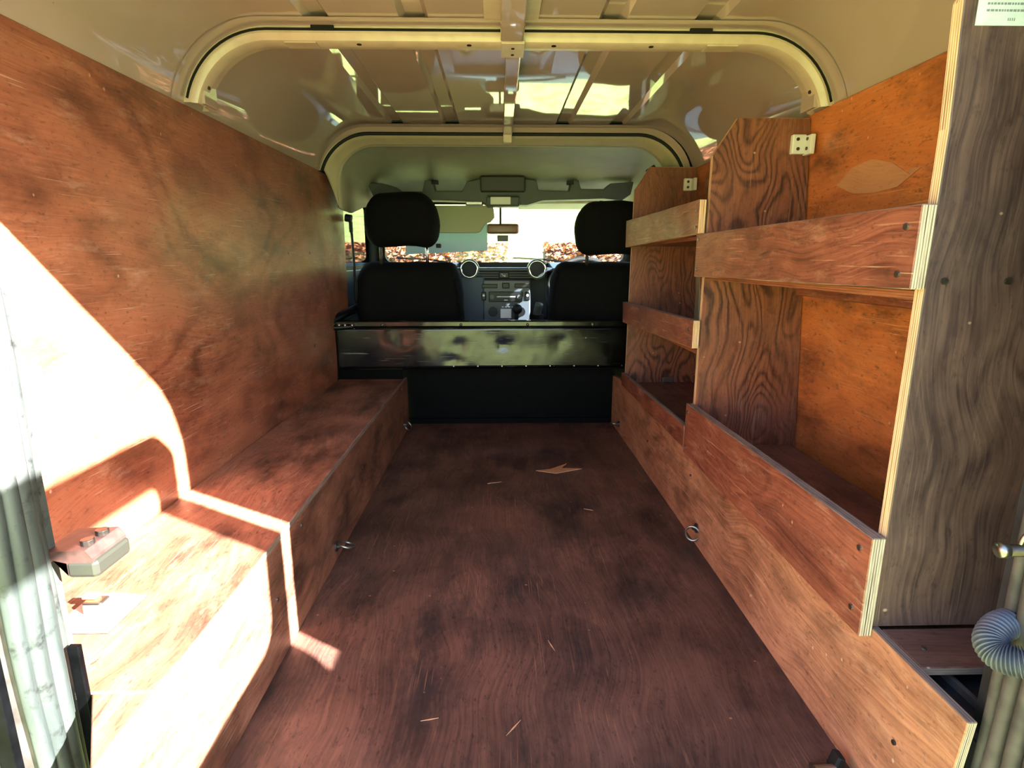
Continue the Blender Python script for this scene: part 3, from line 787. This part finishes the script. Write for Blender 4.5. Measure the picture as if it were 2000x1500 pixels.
# ================================================================== REAR DOOR FITTINGS
t = thing('door_striker', 'rusty dark metal door striker bracket bolted to the left door jamb', 'latch', (-.52, .625, .40))
bm = bmesh.new()
P = [(-.528, .422), (-.477, .424), (-.470, .414), (-.470, .392), (-.500, .392), (-.500, .408), (-.515, .412), (-.528, .402)]
A = [bm.verts.new((a, .600, b)) for a, b in P]; B = [bm.verts.new((a, .660, b)) for a, b in P]
bm.faces.new(A); bm.faces.new(B[::-1])
for i in range(len(P)): bm.faces.new((A[i], B[i], B[(i + 1) % len(P)], A[(i + 1) % len(P)]))
bmesh.ops.triangulate(bm, faces=[f for f in bm.faces if len(f.verts) > 4])
fin('bracket', bm, plain('rusty_bracket', lin(62, 38, 34), .6, .0, noise=.35, nscale=70), t)
box('striker_block', (-.484, .630, .400), (.036, .062, .022), 'console_dark', t, .005)
for y in (.617, .642): cyl('bolt', (-.485, y, .421), (-.485, y, .430), .0075, 'darksteel', t, seg=8, bev=.001)
t = thing('latch_keeper', 'small bare metal catch on a plate on the near end of the left box', 'latch', (-.59, .73, .243))
board('plate', 'z', [(-.63, .70), (-.545, .70), (-.545, .79), (-.60, .80), (-.63, .79)], .2432, .2445, 'white_plastic', 'darksteel', t, bev=0)
box('catch', (-.594, .752, .254), (.028, .022, .02), 'steel', t, .003)
box('tongue', (-.603, .756, .267), (.02, .012, .006), plain('copper_rust', lin(196, 130, 84), .5), t, .001)
t = thing('wiring_conduit', 'grey corrugated cable conduit looping round the right door post', 'hose', (.54, .50, .34))
pts = smoothcurve([(pt(a, b, Y)[0], Y, pt(a, b, Y)[1]) for a, b, Y in ((2075, 1290, .465), (2030, 1296, .472), (1985, 1292, .482), (1950, 1280, .494), (1934, 1254, .507), (1950, 1226, .520), (1985, 1214, .532), (2020, 1210, .54))], 34)
tube('conduit', pts, lambda i: 0.0135 + .0024 * math.sin(i * 2 * PI / 6.0), MT['conduit'] if 'conduit' in MT else plain('conduit_grey', lin(78, 78, 88), .45, noise=.2), t, seg=20)
t = thing('door_check', 'short dark metal pin and bent wire on the right door post above the conduit', 'pin', (.53, .5, .46))
cyl('pin', (.506, .505, .465), (.575, .495, .468), .0062, 'darksteel', t, seg=14, smooth=True)
cyl('pin_head', (.500, .506, .4648), (.508, .505, .465), .0078, 'steel', t, seg=14, smooth=True)
tube('wire', smoothcurve([(.52, .505, .468), (.525, .503, .485), (.545, .50, .50), (.58, .49, .50)], 6), .0025, 'steel', t, seg=6)
t = thing('floor_catch', 'dark metal catch on the floor at the near foot of the right side board', 'latch', (.49, .675, 0))
box('base', (.490, .685, .004), (.05, .03, .008), 'darksteel', t, .002)
box('hook', (.500, .690, .018), (.012, .02, .026), 'black_rubber', t, .003, rot=Matrix.Rotation(.3, 3, 'Y'))
cyl('pin', (.465, .683, .010), (.495, .683, .012), .006, 'steel', t, seg=12)

# ================================================================== SEATS
def cushion(name, c, s, parent, r=.06, fn=None, mat='fabric', res=5):
    bm = bmesh.new(); bm_box(bm, (0, 0, 0), s)
    bmesh.ops.bevel(bm, geom=list(bm.edges), offset=min(r, min(s) * .49), segments=5, affect='EDGES', profile=.5, clamp_overlap=True)
    bmesh.ops.subdivide_edges(bm, edges=[e for e in bm.edges if e.calc_length() > .05], cuts=4, use_grid_fill=True)
    for v in bm.verts:
        if fn: fn(v.co)
        v.co += Vector((math.sin(v.co.z * 41 + v.co.x * 13), math.sin(v.co.x * 37), math.sin(v.co.x * 33 + v.co.y * 21))) * .0022
        v.co += Vector(c)
    return fin(name, bm, mat, parent, smooth=True)
def seat(xc, label, w_, hx, hz=0):
    t = thing('car_seat', label, 'seat', (xc, 2.68, .05))
    def fb(co):
        k = (co.z + .2) / .5
        co.x *= 1 - .10 * max(0, k - .45)
        if abs(co.x) > w_ * .42 and co.z > .15: co.z -= (abs(co.x) - w_ * .42) * .6
        co.y += .02 * math.cos(co.x * 6)
    cushion('backrest', (xc, 2.68, .485), (w_, .15, .51), t, .07, fb)
    def fh(co):
        if co.z > 0: co.x *= 1 - .22 * (co.z / .13) ** 2
        else: co.x *= 1 - .12 * (co.z / .13) ** 2
        co.z += .012 * math.cos(co.x * 11)
    cushion('headrest', (xc + hx, 2.64, .915 + hz), (.335, .125, .235), t, .06, fh)
    for s in (-1, 1):
        cyl('headrest_post', (xc + hx + s * .105, 2.655, .70), (xc + hx + s * .105, 2.655, .86), .0075, 'chrome' if s > 0 else 'darksteel', t, seg=12, smooth=True)
    cushion('seat_cushion', (xc, 2.95, .22), (w_, .46, .16), t, .05)
    return t
s1 = seat(-.415, 'black fabric covered front seat on the left, its whole headrest in view', .50, -.02)
s2 = seat(.475, 'black fabric covered front seat on the right, partly behind the shelf rack', .49, .035, -.035)
box('headrest_button', (-.272, 2.615, .81), (.022, .03, .018), 'black_rubber', s1, .003)
# covers' hanging fold on the left seat
bm = bmesh.new(); bm_tube(bm, smoothcurve([(-.20, 2.605, .66), (-.185, 2.60, .58), (-.17, 2.60, .5)], 6), .008, 8); fin('cover_seam', bm, 'fabric', s1, smooth=True)
bm = bmesh.new(); bm_tube(bm, smoothcurve([(.265, 2.605, .70), (.245, 2.60, .60), (.235, 2.60, .5)], 6), .006, 8); fin('cover_seam', bm, 'fabric', s2, smooth=True)
# seat belt at the left window
t = thing('seat_belt', 'black seat belt and anchor on the left pillar beside the headrest', 'seat belt', (-.69, 2.66, .55))
cyl('anchor', (-.694, 2.66, .935), (-.665, 2.66, .93), .017, 'black_rubber', t, seg=14, bev=.002)
box('buckle_guide', (-.672, 2.665, .895), (.012, .03, .05), 'black_rubber', t, .004)
tube('strap', smoothcurve([(-.678, 2.67, .89), (-.674, 2.68, .86), (-.674, 2.69, .70), (-.676, 2.70, .55)], 6), .006, 'black_rubber', t, seg=8)
t = thing('interior_lamp_clip', 'small black clip at the top of the far rack side panel', 'clip', (.60, 2.33, 1.07))
box('clip_body', (.600, 2.335, 1.095), (.035, .03, .022), 'black_rubber', t, .004, rot=Matrix.Rotation(-.6, 3, 'Y'))
box('clip_foot', (.590, 2.33, 1.078), (.02, .02, .012), 'white_plastic', t, .002)

# ================================================================== CAB SHELL
struct(box('wall_front', (XC, 3.50, .30), (1.50, .02, .86), 'dash', bev=0))
struct(box('trim_11', (XC, 2.98, -.05), (1.56, .95, .02), 'void', bev=0))   # cab floor
for nm, x in (('door_2', -.735), ('door_3', .80)):
    dd = struct(box(nm, (x, 2.98, .32), (.03, .98, .76), 'dash', bev=.004))
    y0, y1, z0, z1 = 2.58, 3.42, .72, 1.06
    ringplate('window_frame', 'x', rrect(y0 - .05, y1 + .05, z0 - .03, z1 + .04, .04), rrect(y0, y1 - .06, z0 + .0, z1 - .005, .03), x - .012, x + .012, 'black_rubber', dd)
    box('pane', (x, (y0 + y1) / 2 - .03, (z0 + z1) / 2), (.004, y1 - y0 - .05, z1 - z0), 'glass', dd, 0)
struct(box('trim_12', (-.738, 2.42, .80), (.03, .40, .62), 'cabcream', bev=.004))  # B pillars
struct(box('trim_13', (.80, 2.42, .80), (.03, .40, .62), 'cabcream', bev=.004))
ws = ringplate('window_1', 'y', rrect(XC - .80, XC + .80, .66, 1.16, .05), rrect(XC - .71, XC + .71, .735, 1.065, .04), 3.44, 3.47, 'black_rubber'); struct(ws)
box('pane', (XC, 3.455, .90), (1.44, .005, .34), 'glass', ws, 0)
struct(box('trim_14', (XC, 2.90, 1.262), (1.60, 1.22, .012), 'green', bev=0))     # outer cab roof
struct(box('trim_15', (XC, 1.40, 1.272), (1.2, 1.9, .006), 'green', bev=0))       # outer roof
struct(box('trim_16', (XC, 3.47, 1.20), (1.6, .03, .14), 'green', bev=0))
for s in (-1, 1): struct(box('trim_%d' % (17 if s < 0 else 18), (XC + s * .765, 2.88, 1.165), (.02, 1.2, .19), 'green', bev=0))
# bonnet, wings
bn = struct(box('trim_19', (XC, 4.0, .46), (1.42, 1.02, .06), 'bonnet', bev=.03))
box('front_body', (XC, 3.98, .10), (1.5, 1.0, .62), 'green', bn, .03)
for s in (-1, 1): tube('wiper', [(XC + s * .35, 3.50, .735), (XC + s * .35 - .12, 3.485, .752), (XC + s * .35 - .30, 3.48, .76)], .006, 'black_rubber', bn, seg=6)

# ================================================================== DASHBOARD
t = thing('dashboard', 'dark blue-grey dashboard with two round vents above a centre stack', 'dashboard', (XC, 3.2, .4))
bm = bmesh.new()
pr = [(3.10, .705), (3.08, .69), (3.08, .645), (3.14, .62), (3.16, .40), (3.49, .30), (3.49, .735), (3.30, .728)]
rows = [[bm.verts.new((x, y, z)) for y, z in pr] for x in (-.70, -.24)]
for A, B in zip(rows, rows[1:]):
    for i in range(len(pr)): bm.faces.new((A[i], A[(i + 1) % len(pr)], B[(i + 1) % len(pr)], B[i]))
bm.faces.new(rows[0]); bm.faces.new(rows[-1][::-1])
fin('left_tray', bm, 'dash', t, bev=.004)
bm = bmesh.new()
rows = [[bm.verts.new((x, y, z)) for y, z in pr] for x in (.29, .75)]
for A, B in zip(rows, rows[1:]):
    for i in range(len(pr)): bm.faces.new((A[i], A[(i + 1) % len(pr)], B[(i + 1) % len(pr)], B[i]))
bm.faces.new(rows[0]); bm.faces.new(rows[-1][::-1])
fin('instrument_side', bm, 'dash', t, bev=.004)
box('top_shelf', (.025, 3.30, .696), (.54, .38, .02), 'dash', t, .006)
box('lower_fascia', (-.165, 3.12, .52), (.17, .05, .29), plain('blue_grey_plastic', lin(30, 46, 64), .5), t, .01)
box('upper_band', (.025, 3.135, .668), (.34, .06, .052), 'black_rubber', t, .008)
for zz in (.655, .668, .681):
    for sx in (-1, 1): box('vent_slat', (.025 + sx * .095, 3.104, zz), (.13, .008, .004), 'dash2', t, .001)
em = box('emblem', (.025, 3.102, .668), (.05, .008, .03), 'blackgloss', t, .003)
tube('mark', [(.013, 3.097, .675), (.024, 3.097, .664), (.031, 3.097, .658), (.029, 3.097, .672)], .0018, 'white_led', em, seg=6)
for x in (-.160, .203):
    v = cyl('round_vent', (x, 3.13, .702), (x, 3.075, .700), .052, 'dash', t, seg=36, smooth=False, bev=0)
    tube('vent_ring', torus_pts((x, 3.073, .700), .043, (0, 1, 0), 36), .0042, 'chrome', v, seg=8, closed=True)
    cyl('vent_grille', (x, 3.076, .700), (x, 3.071, .700), .038, 'grille', v, seg=30)
cp = box('centre_panel', (.03, 3.125, .51), (.28, .05, .27), 'dash2', t, .008)
box('switch_bank', (-.052, 3.098, .610), (.085, .012, .022), 'blackgloss', cp, .003)
box('switch_bank', (.125, 3.098, .612), (.085, .012, .022), 'blackgloss', cp, .003)
box('clock', (.035, 3.098, .612), (.04, .012, .03), 'blackgloss', cp, .004)
rd = box('radio', (.035, 3.096, .553), (.185, .016, .055), 'blackgloss', cp, .003)
box('slot', (.036, 3.087, .553), (.10, .003, .005), 'white_led', rd, .0005)
box('mark', (.036, 3.087, .535), (.02, .003, .005), 'white_led', rd, .0005)
for x in (-.040, .108): cyl('radio_knob', (x, 3.088, .552), (x, 3.080, .552), .012, 'dash2', cp, seg=16)
for x in (-.085, .153):
    b = box('rocker_switch', (x, 3.098, .556), (.026, .012, .046), 'blackgloss', cp, .004)
    cyl('mark', (x, 3.091, .560), (x, 3.089, .560), .006, 'white_led', cp, seg=10)
cyl('heater_knob', (-.035, 3.10, .472), (-.035, 3.075, .472), .026, 'blackgloss', cp, seg=24)
cyl('heater_knob', (.115, 3.10, .472), (.115, 3.075, .472), .026, 'blackgloss', cp, seg=24)
for i in range(4): box('button', (.018 + i * .018, 3.098, .497), (.012, .006, .006), 'white_led', cp, .001)
box('cubby', (.035, 3.10, .462), (.06, .03, .05), 'white_led', cp, .003)
t = thing('gear_lever', 'black gear lever with round knob and gaiter in front of the heater controls', 'gear lever', (.07, 2.90, .05))
tube('lever', smoothcurve([(.075, 2.93, .10), (.078, 2.91, .3), (.088, 2.87, .49)], 6), .011, 'black_rubber', t, seg=10)
bm = bmesh.new(); bmesh.ops.create_uvsphere(bm, u_segments=20, v_segments=12, radius=.026); bmesh.ops.translate(bm, vec=(.09, 2.865, .505), verts=bm.verts); fin('knob', bm, 'black_rubber', t, smooth=True)
cyl('gaiter', (.075, 2.93, .0), (.076, 2.92, .30), .07, 'fabric', t, r1=.018, seg=20, smooth=True)
struct(box('trim_20', (.03, 2.95, .12), (.26, .7, .34), 'dash', bev=.03))
t = thing('handbrake', 'black lever standing between the right seat and the centre stack', 'lever', (.17, 2.85, .1))
tube('lever', smoothcurve([(.17, 2.9, .2), (.18, 2.87, .42), (.20, 2.84, .535)], 6), .02, 'console', t, seg=12)
cyl('gaiter', (.175, 2.9, .2), (.19, 2.86, .48), .045, 'fabric', t, r1=.035, seg=20, smooth=True)
t = thing('steering_wheel', 'black steering wheel rim showing past the edge of the right seat', 'steering wheel', (.43, 2.98, .62))
nrm = (0, 1, -.45)
tube('rim', torus_pts((.445, 2.97, .58), .19, nrm, 48), .014, 'black_rubber', t, seg=12, closed=True)
cyl('hub', (.445, 2.97, .58), (.435, 3.02, .58), .05, 'black_rubber', t, seg=24)
for a in (0, 2.4, 3.9):
    av = Vector((1, 0, 0)); bv = Vector(nrm).normalized().cross(av)
    tube('spoke', [Vector((.435, 2.98, .597)), Vector((.445, 2.97, .58)) + (av * math.cos(a) + bv * math.sin(a)) * .185], .011, 'black_rubber', t, seg=8)
cyl('column', (.435, 3.01, .58), (.435, 3.075, .55), .035, 'black_rubber', t, seg=20)

# ================================================================== OVERHEAD CONSOLE, VISOR, MIRROR
t = thing('overhead_console', 'grey moulded parcel shelf and console above the windscreen', 'overhead console', (XC, 3.0, 1.05))
oc = [(716, 357), (745, 357), (775, 366), (785, 374), (825, 375), (829, 352), (845, 352), (850, 373), (903, 373), (912, 354), (938, 349), (1026, 349), (1048, 352), (1052, 371), (1112, 373), (1117, 352), (1130, 352), (1135, 369), (1180, 369), (1192, 358), (1238, 355), (1232, 380), (1215, 392), (1180, 388), (1060, 391), (1030, 400), (955, 400), (930, 393), (860, 391), (760, 391), (735, 395)]
def pxpoly(name, pxs, Y, t_, mat, parent, bev=.004):
    pl = [pt(a, b, Y) for a, b in pxs]
    bm = bmesh.new(); A = [bm.verts.new((a, Y, b)) for a, b in pl]; B = [bm.verts.new((a, Y + t_, b)) for a, b in pl]
    bm.faces.new(A); bm.faces.new(B[::-1])
    for i in range(len(pl)): bm.faces.new((A[i], B[i], B[(i + 1) % len(pl)], A[(i + 1) % len(pl)]))
    bmesh.ops.recalc_face_normals(bm, faces=bm.faces)
    bmesh.ops.triangulate(bm, faces=[f for f in bm.faces if len(f.verts) > 4])
    o = fin(name, bm, mat, parent)
    if bev:
        m = o.modifiers.new('bevel', 'BEVEL'); m.width = bev; m.segments = 2; m.limit_method = 'ANGLE'; m.angle_limit = .6
    return o
pxpoly('tray_front', oc, 2.98, .10, 'console', t)
pxpoly('tray_back', [(760, 368), (1190, 362), (1190, 380), (760, 384)], 3.20, .02, 'console_dark', t, 0)
box('centre_pod', (.020, 2.99, 1.118), (.225, .10, .075), 'console_dark', t, .008)
for s in (-1, 1):
    x = .03 + s * .27
    box('strap_clip', (.02 + s * .34, 2.985, 1.128), (.035, .03, .02), 'black_rubber', t, .003)
lp = box('lamp_housing', (.02, 2.985, 1.035), (.17, .10, .05), 'console', t, .01)
box('lens', (.008, 2.93, 1.036), (.10, .012, .036), 'white_plastic', lp, .003)
box('visor_clip', (-.125, 2.99, 1.028), (.09, .03, .022), 'chrome', t, .006)
t = thing('sun_visor', 'folded-down cream sun visor on the left of the windscreen', 'sun visor', (-.28, 3.05, .95))
pxpoly('visor_panel', [(752, 401), (955, 401), (964, 406), (966, 425), (958, 434), (948, 437), (938, 453), (930, 455), (756, 455)], 3.04, .016, 'visor', t, .005)
tube('hinge_rod', [(-.60, 3.05, 1.018), (-.06, 3.05, 1.018)], .005, 'black_rubber', t, seg=8)
t = thing('windscreen_sheet', 'pale blue translucent sheet behind the sun visor on the windscreen', 'sheet', (-.28, 3.3, .85))
pxpoly('sheet', [(792, 440), (935, 440), (952, 432), (952, 489), (900, 492), (792, 497)], 3.30, .002, 'sheet', t, 0)
t = thing('sun_visor', 'raised cream sun visor lying along the right windscreen header', 'sun visor', (.30, 3.1, 1.03))
box('visor_panel', (.33, 3.26, 1.045), (.44, .14, .016), 'cabcream', t, .006, rot=Matrix.Rotation(-.15, 3, 'X'))
t = thing('rear_view_mirror', 'brown-tinged rear view mirror hanging on a thin stem from the windscreen header', 'mirror', (.02, 3.08, .9))
x0, z0 = pt(982, 447, 3.05)
bm = bmesh.new(); bm_box(bm, (x0, 3.05, z0), (.168, .028, .052)); fin('mirror_housing', bm, 'tan', t, bev=.013, seg=4, smooth=True)
tube('stem', [(x0 - .012, 3.07, z0 + .02), (x0 - .012, 3.11, 1.02)], .0055, 'black_rubber', t, seg=8)
box('sensor', (x0, 3.12, z0 - .045), (.06, .02, .032), 'console', t, .004)
